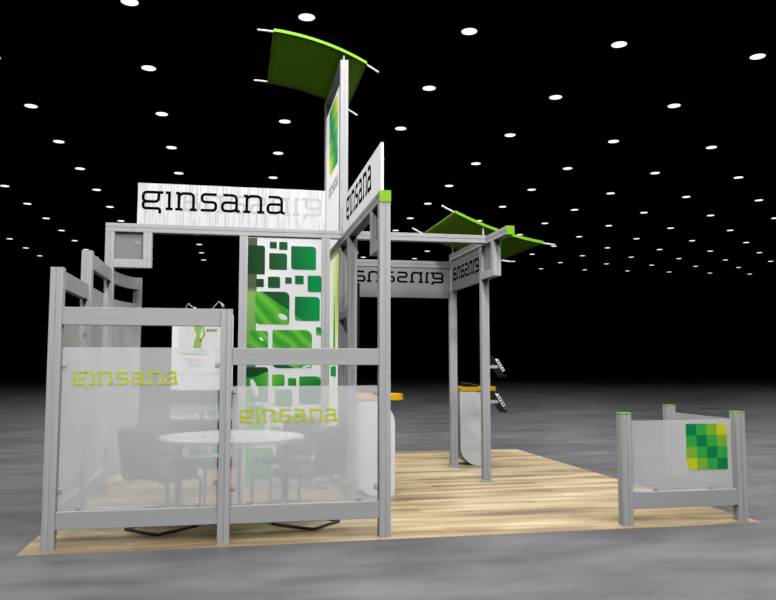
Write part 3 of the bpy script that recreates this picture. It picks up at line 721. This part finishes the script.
# ------------------------------------------------------------------ table and chairs
TC = (0.0, 7.12)
t = Thing('round_table', 'round white meeting table on four flat grey legs behind the front screens', 'table', (TC[0], TC[1], FZ))
t.part('tabletop', MB().prism([(0.635*math.cos(2*PI*k/64), 0.635*math.sin(2*PI*k/64)) for k in range(64)], (TC[0], TC[1], 0.713), (1,0,0), (0,1,0), (0,0,1), 0.032, 0, True), TABLE, label='white round top', bevel=0.004)
for k in range(4):
    a = -0.15 + k*PI/2; u = Vector((math.cos(a), math.sin(a), 0)); v = Vector((-math.sin(a), math.cos(a), 0)); c = Vector((TC[0], TC[1], FZ)) + u*0.468
    t.part('leg', MB().prism([(-0.028,-0.013),(0.028,-0.013),(0.028,0.013),(-0.028,0.013)], c, u, v, (0,0,1), 0.707-FZ), LEGM)
m = MB()
for a in (-0.15, -0.15+PI/2):
    u = Vector((math.cos(a), math.sin(a), 0)); v = Vector((-math.sin(a), math.cos(a), 0)); c = Vector((TC[0], TC[1], 0.69 if a < 0 else 0.6905))
    m.prism([(-0.44,-0.02),(0.44,-0.02),(0.44,0.02),(-0.44,0.02)], c, u, v, (0,0,1), 0.022)
t.part('underframe', m, LEGM)

def cushion(mb, xs, ys, top, bot, k=10):
    pass
def make_chair(label, loc, rot):
    t = Thing('cantilever_chair', label, 'chair', (0,0,0))
    hw, hd = 0.212, 0.225
    r = 0.0125
    R = [(hw-0.02,-hd-0.075,0.80),(hw,-hd-0.005,0.415),(hw,hd,0.425),(hw,hd,r+0.001),(hw,-hd,r+0.001)]
    pts = R + [(-x, y, z) for x, y, z in R[::-1]]
    path = rpath(pts, [0,0.06,0.06,0.06,0.05,0.05,0.06,0.06,0.06,0], 6)
    t.part('frame', MB().tube(path, r, 10), TUBE)
    # seat cushion: rounded rectangle, domed
    m = MB(); prof = leafrect(-0.205, -0.215, 0.205, 0.235, 0.06, 0.06, 0.05, 0.05, 6)
    def ring(s, z): return [(x*s, 0.01+(y-0.01)*s, z) for x, y in prof]
    n = len(prof); levels = [(0.93,0.428),(1.0,0.440),(1.0,0.465),(0.95,0.482),(0.75,0.489),(0.35,0.492)]
    vs = []
    for s, z in levels: vs += ring(s, z)
    fs = [(a*n+i, a*n+(i+1) % n, (a+1)*n+(i+1) % n, (a+1)*n+i) for a in range(len(levels)-1) for i in range(n)]
    fs += [tuple(range(n))[::-1], tuple(range((len(levels)-1)*n, len(levels)*n))]
    m.add(vs, fs, 0, True); t.part('seat', m, FABRIC)
    # backrest: bowed padded sheet following the tubes
    m = MB(); prof = leafrect(-0.225, 0.475, 0.225, 0.855, 0.09, 0.09, 0.07, 0.07, 7); n = len(prof)
    def place(x, z, off):
        y = -hd - 0.015 - (z-0.42)*0.18 - 0.035*(1-(x/0.225)**2) + 0.02 + off
        return (x, y, z)
    levels = [(0.94,-0.022),(1.0,-0.010),(1.0,0.012),(0.95,0.024),(0.6,0.030)]
    vs = []
    for s, off in levels: vs += [place(x*s, 0.665+(z-0.665)*s, off) for x, z in prof]
    c0 = len(vs); vs += [place(0, 0.665, -0.024), place(0, 0.665, 0.031)]
    fs = [(a*n+(i+1) % n, a*n+i, (a+1)*n+i, (a+1)*n+(i+1) % n) for a in range(len(levels)-1) for i in range(n)]
    L = len(levels)-1
    fs += [(c0, i, (i+1) % n) for i in range(n)] + [(c0+1, L*n+(i+1) % n, L*n+i) for i in range(n)]
    m.add(vs, fs, 0, True); t.part('backrest', m, FABRIC)
    t.o.location = loc; t.o.rotation_euler = (0, 0, rot)
    return t.o
def dup(root, loc, rot, label):
    r = root.copy(); col.objects.link(r); r.location = loc; r.rotation_euler = (0,0,rot); r['label'] = label
    for ch in list(root.children):
        c = ch.copy(); col.objects.link(c); c.parent = r
    return r
def face(dx, dy): return math.atan2(dy, dx) - PI/2
c0 = make_chair('charcoal cantilever chair nearest the front left screen, its back to the glass', (-0.572, 6.90, FZ), face(0.70, 0.71)); c0['group'] = 'chairs round the meeting table'
dup(c0, (0.637, 6.87, FZ), face(-0.76, 0.65), 'charcoal cantilever chair nearest the front right glass screen, below its lettering')
dup(c0, (0.50, 7.74, FZ), face(-0.66, -0.75), 'charcoal cantilever chair on the far right side of the table, before the leaf graphic')
dup(c0, (-0.56, 7.70, FZ), face(0.66, -0.75), 'charcoal cantilever chair on the far left side of the table, near the poster display')

# ------------------------------------------------------------------ light: unseen area lamps added on the downlight grid, power tuned per lamp
def lamp(x, y, e, size=0.9, aim=None):
    d = bpy.data.lights.new('added_grid_lamp', 'AREA'); d.shape = 'DISK'; d.size = size; d.energy = e
    o = bpy.data.objects.new('added_grid_lamp', d); col.objects.link(o); o.location = (x, y, CZ-0.05)
    if aim: o.rotation_euler = (Vector(aim)-o.location).to_track_quat('-Z', 'Y').to_euler()
LXS = [GX-2*SP, GX-SP, GX, GX+SP]
POW = {-6: [170, 560, 150, 0], -5: [170, 210, 40, 0], -4: [200, 270, 40, 0], -3: [140, 190, 70, 40], -2: [60, 110, 80, 50], -1: [40, 70, 90, 90], 0: [90, 90, 110, 110]}
FAR = [(-5, -1, 90), (3, -1, 110)] + [(a, 2, 130) for a in (-5, -3, -1, 1, 3)] + [(a, 5, 75) for a in (-6, -3, 0, 3, 6)] + [(a, 8, 30) for a in (-8, -4, 0, 4, 8)] + [(a, 11, 16) for a in (-12, -4, 4, 12)]
for a, b, e in FAR: lamp(GX+SP*a, GY+SP*b, e)
for j, row in POW.items():
    for ix, x in enumerate(LXS):
        y = GY + j*SP
        if row[ix]: lamp(x, y, row[ix], 0.9, (x*0.4+0.6, 8.0, 1.5) if j < -2 else None)

w = bpy.data.worlds.new('hall_air'); scene.world = w; w.use_nodes = True
w.node_tree.nodes['Background'].inputs[0].default_value = (1, 1, 1, 1); w.node_tree.nodes['Background'].inputs[1].default_value = 0.0

# ------------------------------------------------------------------ camera
cam = bpy.data.cameras.new('camera'); co = bpy.data.objects.new('camera', cam); col.objects.link(co)
cam.sensor_width = 36.0; cam.lens = 773.55/776*36.0; cam.clip_end = 400
co.location = (0, 0, 1.376); co.rotation_euler = (PI/2 + math.radians(4.812), 0, -math.radians(11.2368))
scene.camera = co
scene.view_settings.view_transform = 'Standard'; scene.view_settings.look = 'None'
scene.view_settings.exposure = 0.0; scene.view_settings.gamma = 1.0; scene.view_settings.use_curve_mapping = False
scene.cycles.transparent_max_bounces = 32
scene.cycles.diffuse_bounces = 0
